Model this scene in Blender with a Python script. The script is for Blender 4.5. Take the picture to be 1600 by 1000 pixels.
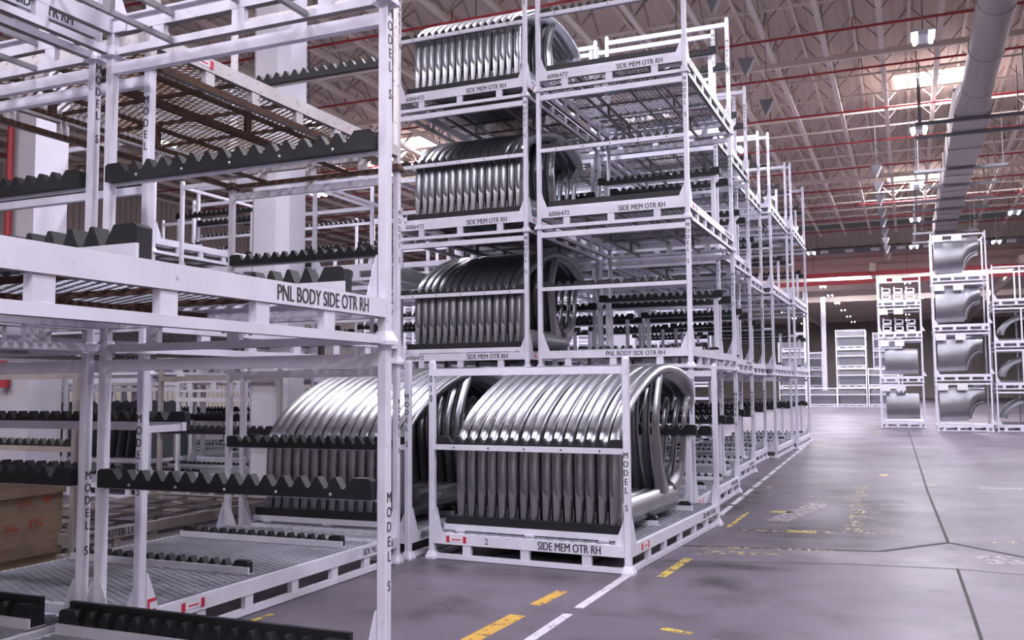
import bpy, bmesh, math, random
from mathutils import Matrix, Vector, Euler
random.seed(7)
for o in list(bpy.data.objects):
    bpy.data.objects.remove(o)
SC = bpy.context.scene
COL = SC.collection
R = math.radians

# ------------------------------------------------------------------ camera
# world axes: +X across the aisle (right), +Y down the aisle, Z up; camera stands at X=0, Y=0
F_PX, PITCH, ROLL, HCAM, YAW = 1445.68, 0.0730, -0.0072, 1.6645, R(23.1)
cam_d = bpy.data.cameras.new('camera'); cam = bpy.data.objects.new('camera', cam_d); COL.objects.link(cam)
cam_d.sensor_fit = 'HORIZONTAL'; cam_d.sensor_width = 36.0; cam_d.lens = 36.0 * F_PX / 1600.0
cam_d.clip_start = 0.05; cam_d.clip_end = 400
_ex = Vector((math.cos(YAW), math.sin(YAW), 0)); _ey = Vector((-math.sin(YAW), math.cos(YAW), 0)); _ez = Vector((0, 0, 1))
_fwd = _ey * math.cos(PITCH) + _ez * math.sin(PITCH); _up = -_ey * math.sin(PITCH) + _ez * math.cos(PITCH)
_r = _ex * math.cos(ROLL) + _up * math.sin(ROLL); _u = -_ex * math.sin(ROLL) + _up * math.cos(ROLL)
cam.matrix_world = Matrix(((_r.x, _u.x, -_fwd.x, 0), (_r.y, _u.y, -_fwd.y, 0), (_r.z, _u.z, -_fwd.z, HCAM), (0, 0, 0, 1)))
SC.camera = cam

# ------------------------------------------------------------------ world and exposure
w = bpy.data.worlds.new('world'); SC.world = w; w.use_nodes = True
w.node_tree.nodes['Background'].inputs[0].default_value = (0.80, 0.78, 0.86, 1)
w.node_tree.nodes['Background'].inputs[1].default_value = 0.05
SC.view_settings.view_transform = 'Standard'; SC.view_settings.look = 'None'
SC.view_settings.gamma = 1.0; SC.view_settings.use_curve_mapping = False
SC.view_settings.exposure = 0.14
LAMP_W = 265.0      # watts of each high-bay lamp
SKY_W = 1000.0       # watts of each roof light
LAMP_COL = (0.90, 0.87, 1.0)

# ------------------------------------------------------------------ materials
MATS = {}
def nodes(name):
    m = bpy.data.materials.new(name); m.use_nodes = True
    nt = m.node_tree; b = nt.nodes['Principled BSDF']; MATS[name] = m
    return m, nt, b
def simple(name, col, rough=0.5, metal=0.0, spec=0.5):
    m, nt, b = nodes(name)
    b.inputs['Base Color'].default_value = (*col, 1); b.inputs['Roughness'].default_value = rough
    b.inputs['Metallic'].default_value = metal; b.inputs['Specular IOR Level'].default_value = spec
    return m
def emis(name, col, s):
    m, nt, b = nodes(name)
    b.inputs['Base Color'].default_value = (*col, 1)
    b.inputs['Emission Color'].default_value = (*col, 1); b.inputs['Emission Strength'].default_value = s
    return m
def objcoord(nt, scale=1.0):
    tc = nt.nodes.new('ShaderNodeTexCoord'); oi = nt.nodes.new('ShaderNodeObjectInfo')
    ad = nt.nodes.new('ShaderNodeVectorMath'); ad.operation = 'MULTIPLY_ADD'
    nt.links.new(oi.outputs['Random'], ad.inputs[0]); ad.inputs[1].default_value = (37, 53, 71)
    nt.links.new(tc.outputs['Object'], ad.inputs[2])
    return ad.outputs[0]
def noise(nt, vec, scale, detail=4, rough=0.55):
    n = nt.nodes.new('ShaderNodeTexNoise'); n.inputs['Scale'].default_value = scale
    n.inputs['Detail'].default_value = detail; n.inputs['Roughness'].default_value = rough
    if vec is not None: nt.links.new(vec, n.inputs['Vector'])
    return n.outputs['Fac']
def ramp(nt, fac, stops):
    r = nt.nodes.new('ShaderNodeValToRGB'); e = r.color_ramp.elements
    while len(e) < len(stops): e.new(0.5)
    for i, (p, c) in enumerate(stops):
        e[i].position = p; e[i].color = (*c, 1) if len(c) == 3 else c
    nt.links.new(fac, r.inputs[0]); return r.outputs[0]
def mix(nt, fac, a, b, mode='MIX'):
    m = nt.nodes.new('ShaderNodeMix'); m.data_type = 'RGBA'; m.blend_type = mode
    for sock, v in ((m.inputs['Factor'], fac), (m.inputs['A'], a), (m.inputs['B'], b)):
        if hasattr(v, 'is_output'): nt.links.new(v, sock)
        elif isinstance(v, tuple): sock.default_value = (*v, 1)
        else: sock.default_value = v
    return m.outputs['Result']
def bump(nt, b, fac, s, d=0.01):
    bp = nt.nodes.new('ShaderNodeBump'); bp.inputs['Strength'].default_value = s; bp.inputs['Distance'].default_value = d
    nt.links.new(fac, bp.inputs['Height']); nt.links.new(bp.outputs[0], b.inputs['Normal'])
G3 = lambda v: (v, v, v)

def paint(name, col, dirt, chip, rough=0.42, chip_at=0.70):
    m, nt, b = nodes(name); v = objcoord(nt)
    big = noise(nt, v, 2.5, 5); c0 = mix(nt, ramp(nt, big, [(0.35, G3(0)), (0.75, G3(1))]), col, dirt)
    sp = noise(nt, v, 24, 6, 0.7)
    c1 = mix(nt, ramp(nt, sp, [(chip_at, G3(0)), (chip_at + 0.04, G3(0.85))]), c0, chip)
    mp = nt.nodes.new('ShaderNodeMapping'); mp.inputs['Scale'].default_value = (1, 1, 2.2); nt.links.new(v, mp.inputs[0])
    sc = noise(nt, mp.outputs[0], 5.5, 8, 0.72)
    c1 = mix(nt, ramp(nt, sc, [(0.62, G3(0)), (0.70, G3(0.55))]), c1, tuple(.5*x for x in col))
    nt.links.new(c1, b.inputs['Base Color']); b.inputs['Roughness'].default_value = rough
    return m
paint('white_paint', (0.74, 0.73, 0.82), (0.62, 0.605, 0.68), (0.20, 0.17, 0.17), 0.42, 0.655)
paint('bare_paint', (0.50, 0.50, 0.53), (0.40, 0.39, 0.41), (0.16, 0.13, 0.12))
paint('grimy_paint', (0.34, 0.33, 0.36), (0.20, 0.19, 0.20), (0.10, 0.08, 0.08), 0.5, 0.62)
paint('dark_steel_and_shade', (0.14, 0.125, 0.13), (0.09, 0.07, 0.065), (0.16, 0.07, 0.035))  # dark cross members; also the shade painted under rails and beams
paint('rust_steel', (0.085, 0.040, 0.024), (0.050, 0.024, 0.016), (0.20, 0.12, 0.07), 0.8, 0.62)
paint('rusty_white', (0.68, 0.65, 0.67), (0.56, 0.50, 0.48), (0.22, 0.10, 0.05), 0.5, 0.60)
paint('dusty_paint', (0.36, 0.33, 0.32), (0.25, 0.215, 0.20), (0.12, 0.09, 0.08), 0.7, 0.62)
paint('rubber', (0.012, 0.012, 0.014), (0.020, 0.020, 0.022), (0.036, 0.034, 0.036), 0.5, 0.66)
MATS['rubber'].node_tree.nodes['Principled BSDF'].inputs['Specular IOR Level'].default_value = 0.35
m, nt, b = nodes('steel_sheet'); v = objcoord(nt)
nt.links.new(ramp(nt, noise(nt, v, 3, 3, 0.5), [(0.3, (0.29, 0.29, 0.315)), (0.7, (0.35, 0.35, 0.375))]), b.inputs['Base Color'])
b.inputs['Metallic'].default_value = 0.95
b.inputs['Roughness'].default_value = 0.32
m, nt, b = nodes('mesh_steel'); v = objcoord(nt)
nt.links.new(ramp(nt, noise(nt, v, 1.6, 6, 0.65), [(0.3, (0.19, 0.19, 0.22)), (0.7, (0.33, 0.33, 0.385))]), b.inputs['Base Color'])
b.inputs['Metallic'].default_value = 0.25; b.inputs['Roughness'].default_value = 0.5
m, nt, b = nodes('mesh_rusty'); v = objcoord(nt)
nt.links.new(ramp(nt, noise(nt, v, 1.7, 6, 0.7), [(0.42, (0.50, 0.48, 0.50)), (0.60, (0.30, 0.19, 0.11)), (0.7, (0.20, 0.10, 0.05))]), b.inputs['Base Color'])
b.inputs['Roughness'].default_value = 0.65
simple('stencil_black', (0.03, 0.028, 0.035), 0.6)
simple('tag_red', (0.55, 0.02, 0.05), 0.5)
simple('tag_white', (0.80, 0.74, 0.78), 0.4)
simple('bolt_steel', (0.62, 0.62, 0.65), 0.3, 0.8)
simple('light_card', (0.70, 0.69, 0.72), 0.5)
simple('pipe_red', (0.38, 0.035, 0.04), 0.45)
simple('crane_red', (0.55, 0.06, 0.07), 0.45)
simple('roof_beige', (0.70, 0.61, 0.54), 0.6)
simple('web_brown', (0.34, 0.27, 0.23), 0.6)
simple('duct_grey', (0.36, 0.33, 0.33), 0.55, 0.2)
simple('bar_dark', (0.15, 0.15, 0.17), 0.5)
simple('sign_grey', (0.20, 0.20, 0.22), 0.5)
simple('lamp_body', (0.60, 0.60, 0.64), 0.4)
emis('lamp_tube', (0.93, 0.92, 1.0), 9.0)
emis('skylight_pane', (0.97, 0.93, 1.0), 5.0)
simple('dark_panel', (0.16, 0.16, 0.18), 0.35, 0.6)
m, nt, b = nodes('pillar_paint'); v = objcoord(nt)
nt.links.new(ramp(nt, noise(nt, v, 1.2, 4), [(0.3, (0.60, 0.58, 0.65)), (0.7, (0.67, 0.66, 0.73))]), b.inputs['Base Color']); b.inputs['Roughness'].default_value = 0.6
m, nt, b = nodes('ceiling_deck'); tc = nt.nodes.new('ShaderNodeTexCoord')
nt.links.new(ramp(nt, noise(nt, tc.outputs['Object'], 0.35, 4), [(0.3, (0.52, 0.425, 0.365)), (0.7, (0.58, 0.48, 0.415))]), b.inputs['Base Color']); b.inputs['Roughness'].default_value = 0.8
m, nt, b = nodes('wall_sheet'); tc = nt.nodes.new('ShaderNodeTexCoord')
nt.links.new(ramp(nt, noise(nt, tc.outputs['Object'], 0.5, 4), [(0.3, (0.42, 0.37, 0.33)), (0.7, (0.50, 0.45, 0.41))]), b.inputs['Base Color']); b.inputs['Roughness'].default_value = 0.7
m, nt, b = nodes('cardboard'); v = objcoord(nt)
st = nt.nodes.new('ShaderNodeMapping'); st.inputs['Scale'].default_value = (1, 1, 9); nt.links.new(v, st.inputs[0])
c = ramp(nt, noise(nt, v, 2.0, 5), [(0.3, (0.26, 0.18, 0.12)), (0.7, (0.36, 0.26, 0.18))])
c = mix(nt, ramp(nt, noise(nt, st.outputs[0], 2.2, 5, 0.7), [(0.52, G3(0)), (0.68, G3(0.8))]), c, (0.15, 0.12, 0.11))
nt.links.new(c, b.inputs['Base Color']); b.inputs['Roughness'].default_value = 0.8
simple('print_red', (0.45, 0.09, 0.05), 0.7)
simple('wood', (0.30, 0.21, 0.14), 0.8)
# worn floor paint: flakes have a shape of their own
def worn(name, col, keep):
    m, nt, b = nodes(name); tc = nt.nodes.new('ShaderNodeTexCoord')
    mp = nt.nodes.new('ShaderNodeMapping'); mp.inputs['Scale'].default_value = (1, 0.5, 1); nt.links.new(tc.outputs['Object'], mp.inputs[0])
    f = ramp(nt, noise(nt, mp.outputs[0], 16, 8, 0.75), [(keep, G3(1)), (keep + 0.05, G3(0))])
    nt.links.new(mix(nt, noise(nt, tc.outputs['Object'], 8, 4), col, tuple(x * 0.75 for x in col)), b.inputs['Base Color'])
    nt.links.new(f, b.inputs['Alpha']); b.inputs['Roughness'].default_value = 0.4
worn('line_white', (0.62, 0.60, 0.66), 0.56)
worn('line_yellow', (0.60, 0.44, 0.06), 0.52)
worn('line_orange', (0.62, 0.36, 0.05), 0.54)
worn('line_faint', (0.45, 0.36, 0.16), 0.44)
worn('line_pink', (0.30, 0.25, 0.27), 0.50)
simple('joint_black', (0.025, 0.022, 0.025), 0.8)
# floor
def concrete(name, k):
    m, nt, b = nodes(name); tc = nt.nodes.new('ShaderNodeTexCoord'); ob = tc.outputs['Object']
    sc = lambda c: tuple(x*k for x in c)
    c0 = ramp(nt, noise(nt, ob, 0.35, 6, 0.6), [(0.30, sc((0.120, 0.099, 0.128))), (0.52, sc((0.170, 0.145, 0.180))), (0.72, sc((0.207, 0.180, 0.220)))])
    c1 = mix(nt, ramp(nt, noise(nt, ob, 1.3, 9, 0.68), [(0.50, G3(0)), (0.66, G3(0.6))]), c0, (0.045, 0.038, 0.043))
    c2 = mix(nt, ramp(nt, noise(nt, ob, 3.1, 9, 0.72), [(0.60, G3(0)), (0.72, G3(0.45))]), c1, (0.17, 0.155, 0.175))
    nt.links.new(c2, b.inputs['Base Color'])
    nt.links.new(ramp(nt, noise(nt, ob, 0.6, 5, 0.6), [(0.3, G3(0.36)), (0.7, G3(0.48))]), b.inputs['Roughness'])
    b.inputs['Specular IOR Level'].default_value = 0.5; b.inputs['IOR'].default_value = 1.22
    bump(nt, b, noise(nt, ob, 25, 5), 0.03, 0.003)
concrete('floor_concrete', 0.72); concrete('patch_concrete', 0.88)
m, nt, b = nodes('tyre_stain'); tc = nt.nodes.new('ShaderNodeTexCoord')
mp = nt.nodes.new('ShaderNodeMapping'); mp.inputs['Scale'].default_value = (.8, 1.6, 1); nt.links.new(tc.outputs['Object'], mp.inputs[0])
gm = nt.nodes.new('ShaderNodeMapping'); gm.inputs['Location'].default_value = (-1, -1, 0); gm.inputs['Scale'].default_value = (2, 2, 0); nt.links.new(tc.outputs['Generated'], gm.inputs[0])
gr = nt.nodes.new('ShaderNodeTexGradient'); gr.gradient_type = 'SPHERICAL'; nt.links.new(gm.outputs[0], gr.inputs[0])
ml = nt.nodes.new('ShaderNodeMath'); ml.operation = 'MULTIPLY'; nt.links.new(gr.outputs['Fac'], ml.inputs[0]); ml.use_clamp = True
nt.links.new(ramp(nt, noise(nt, mp.outputs[0], 1.5, 9, 0.7), [(0.40, G3(0)), (0.62, G3(1.0))]), ml.inputs[1]); nt.links.new(ml.outputs[0], b.inputs['Alpha'])
b.inputs['Base Color'].default_value = (0.040, 0.036, 0.038, 1); b.inputs['Roughness'].default_value = 0.45

# ------------------------------------------------------------------ mesh helpers
class MB:
    def __init__(s): s.v = []; s.f = []; s.m = []; s.sm = []
    def add(s, vs, fs, mi=0, smooth=False):
        k = len(s.v); s.v += [tuple(p) for p in vs]
        for f in fs: s.f.append(tuple(i + k for i in f)); s.m.append(mi); s.sm.append(smooth)
        return s
    def box(s, x0, x1, y0, y1, z0, z1, mi=0):
        return s.add([(x0,y0,z0),(x1,y0,z0),(x1,y1,z0),(x0,y1,z0),(x0,y0,z1),(x1,y0,z1),(x1,y1,z1),(x0,y1,z1)],
                     [(0,3,2,1),(4,5,6,7),(0,1,5,4),(1,2,6,5),(2,3,7,6),(3,0,4,7)], mi)
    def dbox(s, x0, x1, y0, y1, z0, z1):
        s.box(x0, x1, y0, y1, z0, z1); s.m[-6] = 1; return s  # bottom face gets the dark slot: underside shade put into the colour
    def cbox(s, cx, cy, cz, sx, sy, sz, mi=0):
        return s.box(cx-sx/2, cx+sx/2, cy-sy/2, cy+sy/2, cz-sz/2, cz+sz/2, mi)
    def tube(s, x0, y0, z0, x1, y1, z1, w, mi=0, n=4, smooth=False):
        a = Vector((x0,y0,z0)); d = Vector((x1,y1,z1)) - a; L = d.length; d.normalize()
        up = Vector((0,0,1)) if abs(d.z) < 0.9 else Vector((1,0,0))
        e1 = d.cross(up).normalized(); e2 = d.cross(e1)
        vs = []
        for t in (0, L):
            for k in range(n):
                an = 2*math.pi*(k+0.5)/n; rr = w/2/(math.cos(math.pi/n))
                vs.append(a + d*t + e1*(rr*math.cos(an)) + e2*(rr*math.sin(an)))
        fs = [(k, (k+1) % n, n+(k+1) % n, n+k) for k in range(n)]
        s.add(vs, fs, mi, smooth); s.add(vs[:n], [tuple(range(n))[::-1]], mi); s.add(vs[n:], [tuple(range(n))], mi)
        return s
    def prism(s, poly, axis, a, b2, mi=0):
        # poly: list of 2D points; axis 'x' -> (y,z) extruded along x ; 'y' -> (x,z)
        n = len(poly)
        P = (lambda p, t: (t, p[0], p[1])) if axis == 'x' else ((lambda p, t: (p[0], t, p[1])) if axis == 'y' else (lambda p, t: (p[0], p[1], t)))
        vs = [P(p, a) for p in poly] + [P(p, b2) for p in poly]
        fs = [tuple(range(n)), tuple(range(2*n-1, n-1, -1))] + [(i, n+i, n+(i+1) % n, (i+1) % n) for i in range(n)]
        return s.add(vs, fs, mi)
    def mesh(s, name, mats):
        me = bpy.data.meshes.new(name); me.from_pydata(s.v, [], s.f)
        for mm in mats: me.materials.append(MATS[mm])
        me.polygons.foreach_set('material_index', s.m); me.polygons.foreach_set('use_smooth', s.sm)
        bm = bmesh.new(); bm.from_mesh(me); bmesh.ops.recalc_face_normals(bm, faces=bm.faces); bm.to_mesh(me); bm.free()
        return me
CACHE = {}
def cached(key, build, mats):
    k = (key, tuple(mats))
    if k not in CACHE: CACHE[k] = build().mesh(key if isinstance(key, str) else str(key[0]), mats)
    return CACHE[k]
def obj(name, me, parent=None, loc=(0,0,0), rot=(0,0,0)):
    o = bpy.data.objects.new(name, me); COL.objects.link(o)
    o.location = loc; o.rotation_euler = rot
    if parent is not None: o.parent = parent
    return o
def tag(o, label, cat, group=None):
    o['label'] = label; o['category'] = cat
    if group: o['group'] = group
    return o
def thing(name, label, cat, loc=(0,0,0), rz=0.0, group=None):
    return tag(obj(name, None, None, loc, (0,0,rz)), label, cat, group)
def struct(name, me, loc=(0,0,0), rot=(0,0,0), label=None, cat=None):
    o = obj(name, me, None, loc, rot); o['kind'] = 'structure'
    if label: o['label'] = label
    if cat: o['category'] = cat
    return o
def text_mesh(s, width, height, mat, vertical=False):
    k = ('text', s, width, height, mat)
    if k in CACHE: return CACHE[k]
    cu = bpy.data.curves.new('t', 'FONT'); cu.body = '\n'.join(s) if vertical else s
    cu.align_x = 'CENTER'; cu.resolution_u = 3; cu.offset = 0.0
    to = bpy.data.objects.new('t', cu); COL.objects.link(to)
    bpy.context.view_layer.update()
    me = bpy.data.meshes.new_from_object(to.evaluated_get(bpy.context.evaluated_depsgraph_get()))
    bpy.data.objects.remove(to)
    xs = [q.co.x for q in me.vertices]; ys = [q.co.y for q in me.vertices]
    cx, cy = (min(xs)+max(xs))/2, (min(ys)+max(ys))/2; sx = width/(max(xs)-min(xs)); sy = height/(max(ys)-min(ys))
    for q in me.vertices: q.co = ((q.co.x-cx)*sx, (q.co.y-cy)*sy, 0)
    hl = height/(1.45*len(s)) if vertical else height; vs0 = [tuple(q.co) for q in me.vertices]; fs0 = [tuple(p.vertices) for p in me.polygons]
    mb = MB()
    for d in ((-.03*hl, .03*hl) if len(s) > 1 else (0,)): mb.add([(x+d, y, 0.0001 if d > 0 else 0) for x, y, z in vs0], fs0)
    bpy.data.meshes.remove(me); me = bpy.data.meshes.new('lettering'); me.from_pydata(mb.v, [], mb.f)
    me.materials.clear(); me.materials.append(MATS[mat]); me.name = 'lettering'; CACHE[k] = me
    return me
ORD = ['first','second','third','fourth','fifth','sixth','seventh','eighth','ninth','tenth','eleventh','twelfth','thirteenth','fourteenth','fifteenth','sixteenth','seventeenth']

# ------------------------------------------------------------------ room shell
UX0, UX1, VY0, VY1, ZC = -34.0, 13.0, -9.0, 60.0, 11.9
floor = struct('floor', MB().box(UX0, UX1+4, VY0, 125, -0.2, 0).mesh('floor', ['floor_concrete']), label='worn grey concrete factory floor', cat='floor')
def strip(name, pts, wd, mat, lift=0.0015):
    # flat painted band along a polyline on the floor
    mb = MB()
    for (a, c) in zip(pts[:-1], pts[1:]):
        a = Vector(a).to_3d(); c = Vector(c).to_3d(); d = (c-a).normalized(); n = Vector((-d.y, d.x, 0))*wd/2
        mb.add([a-n, a+n, c+n, c-n], [(0,1,2,3)])
    return obj(name, mb.mesh(name, [mat]), floor, (0,0,lift))
def sub(p, q, n, wd, mat, nm, gap=0.0):
    for i in range(n):
        t0, t1 = i/n, (i+1-gap)/n
        strip(nm, [(p[0]+(q[0]-p[0])*t0, p[1]+(q[1]-p[1])*t0), (p[0]+(q[0]-p[0])*t1, p[1]+(q[1]-p[1])*t1)], wd, mat)
strip('painted_line', [(-2.36,5.0),(-2.36,6.55)], 0.075, 'line_white'); strip('painted_line', [(-2.35,6.75),(-2.34,8.6)], 0.075, 'line_white')
sub((-2.30,12.2), (-2.72,28.5), 14, 0.075, 'line_white', 'painted_line', 0.16)
strip('yellow_dash', [(-2.05,8.10),(-2.02,9.05)], 0.085, 'line_yellow'); strip('yellow_dash', [(-1.99,9.3),(-1.98,9.7)], 0.07, 'line_faint')
strip('yellow_dash', [(-2.73,5.5),(-2.69,6.38)], 0.13, 'line_orange'); strip('yellow_dash', [(-2.69,6.72),(-2.66,7.25)], 0.10, 'line_orange')
strip('yellow_dash', [(-4.43,5.3),(-4.40,5.75)], 0.05, 'line_yellow')
strip('yellow_dash', [(-1.62,6.40),(-1.40,6.33)], 0.07, 'line_yellow'); strip('yellow_dash', [(-1.25,6.24),(-1.08,6.19)], 0.05, 'line_faint')
strip('yellow_dash', [(-2.02,11.2),(-2.0,12.6)], 0.05, 'line_yellow'); strip('yellow_dash', [(-2.18,15.5),(-2.12,17.0)], 0.07, 'line_faint')
sub((-0.62,11.2), (-0.78,16.6), 9, 0.22, 'line_faint', 'worn_marking', 0.25)
strip('worn_marking', [(-1.9,11.0),(-0.2,11.35)], 0.10, 'line_faint'); strip('worn_marking', [(-1.35,11.12),(-1.02,11.18)], 0.16, 'line_yellow')
strip('worn_marking', [(-1.75,12.75),(-1.45,12.8)], 0.18, 'line_yellow'); strip('worn_marking', [(-1.5,14.6),(-0.85,14.7)], 0.12, 'line_faint')
strip('worn_marking', [(-2.0,9.75),(-0.75,9.98)], 0.12, 'line_faint'); strip('worn_marking', [(-2.02,9.45),(-1.2,9.6)], 0.2, 'line_faint')
strip('worn_marking', [(0.0,17.0),(0.35,17.0)], 0.15, 'line_faint'); strip('worn_marking', [(-0.55,18.6),(-0.40,18.6)], 0.4, 'line_yellow')
strip('worn_marking', [(0.75,11.1),(1.5,11.3)], 0.12, 'line_faint'); strip('worn_marking', [(1.0,16.8),(2.2,16.9)], 0.25, 'line_pink')
strip('worn_marking', [(-1.55,11.9),(-1.2,13.9)], 0.28, 'line_pink')
strip('worn_marking', [(-1.0,33.0),(-1.0,36.5)], 0.12, 'line_faint'); strip('worn_marking', [(-2.6,27.2),(-2.2,27.3)], 0.8, 'line_faint')
t5 = obj('floor_numeral', text_mesh('5S', 0.34, 0.42, 'line_pink'), floor, (0.74, 10.02, 0.002), (0, 0, R(20)))
obj('slab_strip', MB().add([(-6.5,8.75,0),(-2.2,8.86,0),(-0.6,9.30,0),(.35,9.40,0),(2.6,9.1,0),(2.6,9.3,0),(.97,10.25,0),(.33,10.91,0),(-.32,10.10,0),(-2.9,9.62,0),(-6.5,9.3,0)], [(0,1,9,10),(1,2,8,9),(2,3,7,8),(3,4,5,6),(3,6,7)]).mesh('slab_strip', ['patch_concrete']), floor, (0, 0, .0004))
for (x0, x1, y0, y1) in ((-2.3, 0.0, 9.7, 12.4), (-2.2, -.9, 8.55, 9.0), (-1.1, .1, 11.5, 15.5), (-3.0, -1.9, 12.0, 16.0), (-1.9, -1.2, 7.6, 8.4)):
    cxm, cym = (x0+x1)/2, (y0+y1)/2
    obj('tyre_stain', MB().add([(cxm+(x1-x0)/2*math.cos(R(30*q))*(1+.18*math.sin(5*q)), cym+(y1-y0)/2*math.sin(R(30*q))*(1+.15*math.cos(3*q)), 0) for q in range(12)], [tuple(range(12))]).mesh('tyre_stain', ['tyre_stain']), floor, (0, 0, .0006))
for pts, wd in (([(-6.5,9.3),(-2.9,9.62),(-0.32,10.10),(0.33,10.91),(0.97,10.25),(2.6,8.9)], 0.075), ([(0.33,10.91),(0.22,16),(0.08,26.8),(-0.05,36)], 0.032),
                ([(0.35,9.40),(0.37,8.0),(0.40,5.0)], 0.026), ([(-2.2,8.86),(-0.6,9.30),(0.35,9.40),(1.6,9.2)], 0.025)):
    strip('slab_joint', pts, wd, 'joint_black', 0.0010)
# walls
def corr_wall(L, H, pitch=0.33, dep=0.05):
    mb = MB(); n = int(L/pitch); pr = []
    for i in range(n):
        x = i*pitch; pr += [(x, 0), (x+pitch*.45, 0), (x+pitch*.5, dep), (x+pitch*.95, dep)]
    vs = [(x, y, 0) for x, y in pr] + [(x, y, H) for x, y in pr]; k = len(pr)
    return mb.add(vs, [(i, i+1, k+i+1, k+i) for i in range(k-1)])
struct('wall_left', corr_wall(VY1-VY0+66, ZC).mesh('wall_left', ['wall_sheet']), (UX0, VY0, 0), (0, 0, R(90)), 'beige corrugated sheet wall far on the left', 'wall')
struct('wall_right', corr_wall(VY1-VY0+66, ZC).mesh('wall_right', ['wall_sheet']), (UX1+4, VY0, 0), (0, 0, R(90)), 'beige corrugated sheet wall on the right', 'wall')
struct('wall_rear', corr_wall(UX1-UX0+4, ZC).mesh('wall_rear', ['wall_sheet']), (UX0, VY0, 0), (0, 0, 0), 'beige corrugated sheet wall behind', 'wall')
struct('wall_far', corr_wall(UX1-UX0+4, ZC).mesh('wall_far', ['wall_sheet']), (UX0, 125, 0), (0, 0, 0), 'beige sheet wall at the far end', 'wall')
fas = struct('trim_1', corr_wall(UX1-UX0+4, 1.35).mesh('trim_1', ['wall_sheet']), (UX0, VY1+1.6, 10.25), (0, 0, 0), 'corrugated fascia where the roof steps down', 'wall')
gir = struct('trim_2', MB().box(0, UX1-UX0+4, 0, .25, 0, .32).mesh('trim_2', ['bar_dark']), (UX0, VY1+1.35, 9.95), label='dark girder under the corrugated fascia', cat='girder')
for i in range(34): obj('bracket', cached('bracket', lambda: MB().cbox(0,0,0,.5,.05,.2), ['light_card']), gir, (0.9+i*1.5, -.02, .14))
ceil = struct('ceiling', corr_wall(UX1-UX0+4, VY1+1.6-VY0, 0.5, 0.02).mesh('ceiling', ['ceiling_deck']), (UX0, VY1+1.6, ZC), (R(90), 0, 0), 'beige corrugated roof deck', 'ceiling')
# roof framing: chords run down the hall, V-shaped webs hang them from the deck
CH0 = -33.7; NCH = 34
def chord(): return MB().box(-.07, .07, 0, VY1-VY0+1, 0, .10).box(-.02, .02, 0, VY1-VY0+1, .10, .16)
def webs_v():
    mb = MB(); y = 0.0
    while y < VY1-VY0-2:
        mb.tube(0, y, .1, 0, y+1.05, ZC-11.0, .035); mb.tube(0, y+2.1, .1, 0, y+1.05, ZC-11.0, .035); y += 2.1
    return mb
def webs_u():
    mb = MB(); y = 0.0
    while y < VY1-VY0-2:
        mb.tube(0, y, .1, .72, y, ZC-11.0, .03); mb.tube(0, y, .1, -.72, y, ZC-11.0, .03); y += 2.1
    return mb
def tops():
    mb = MB(); return mb.box(-.04, .04, 0, VY1-VY0+1, ZC-11.0-.12, ZC-11.0-.02)
roof = struct('ceiling_framing', None, (0,0,0), label='beige roof trusses under the deck', cat='roof truss')
for i in range(NCH):
    u = CH0 + i*1.45
    ch = obj('chord', cached('chord', chord, ['roof_beige']), roof, (u, VY0, 11.0))
    wv = obj('web', cached('webs_v', webs_v, ['web_brown']), ch); wu = obj('web', cached('webs_u', webs_u, ['web_brown']), ch); wv['kind'] = 'stuff'; wu['kind'] = 'stuff'
    obj('top_chord', cached('tops', tops, ['roof_beige']), ch, (.72, 0, 0))
for i in range(32):
    v = VY0 + 1.1 + i*2.1
    obj('joist', cached('joist', lambda: MB().box(0, UX1-UX0+4, -.03, .03, 0, .06), ['roof_beige']), roof, (UX0, v, 11.16))
for v in (10.5, 27.3, 44.0):
    obj('girder', cached('girder', lambda: MB().box(0, UX1-UX0+4, -.06, .06, 0, .12), ['roof_beige']), roof, (UX0, v, 10.88))
# lower hall beyond the fascia
lo = struct('ceiling_2', MB().box(UX0, UX1+4, VY1+1.6, 125, 10.2, 10.4).mesh('ceiling_2', ['web_brown']), label='dark lower roof of the hall beyond', cat='ceiling')
for i in range(10):
    obj('joist', cached('joist2', lambda: MB().box(UX0, UX1+4, -.15, .15, 9.2, 9.7).box(UX0, UX1+4, -.06, .06, 9.7, 10.2), ['roof_beige']), lo, (0, 66+i*5.6, 0))
for u in (-9.5, -1.8, 6.5):
    obj('girder', cached('girder2', lambda: MB().box(-.18, .18, VY1+2, 124, 8.8, 9.3), ['roof_beige']), lo, (u, 0, 0))
for k, (z, v) in enumerate(((8.24, 62.6), (8.74, 62.6))):
    rb = tag(obj('crane_beam', cached('crane', lambda: MB().box(UX0, UX1+4, -.10, .10, -.14, -.11).box(UX0, UX1+4, -.03, .03, -.11, .11).box(UX0, UX1+4, -.10, .10, .11, .14), ['crane_red']), None, (0, v, z)),
             ('lower' if k == 0 else 'upper') + ' of two long red crane beams at the far end', 'beam', 'red crane beams')

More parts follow.
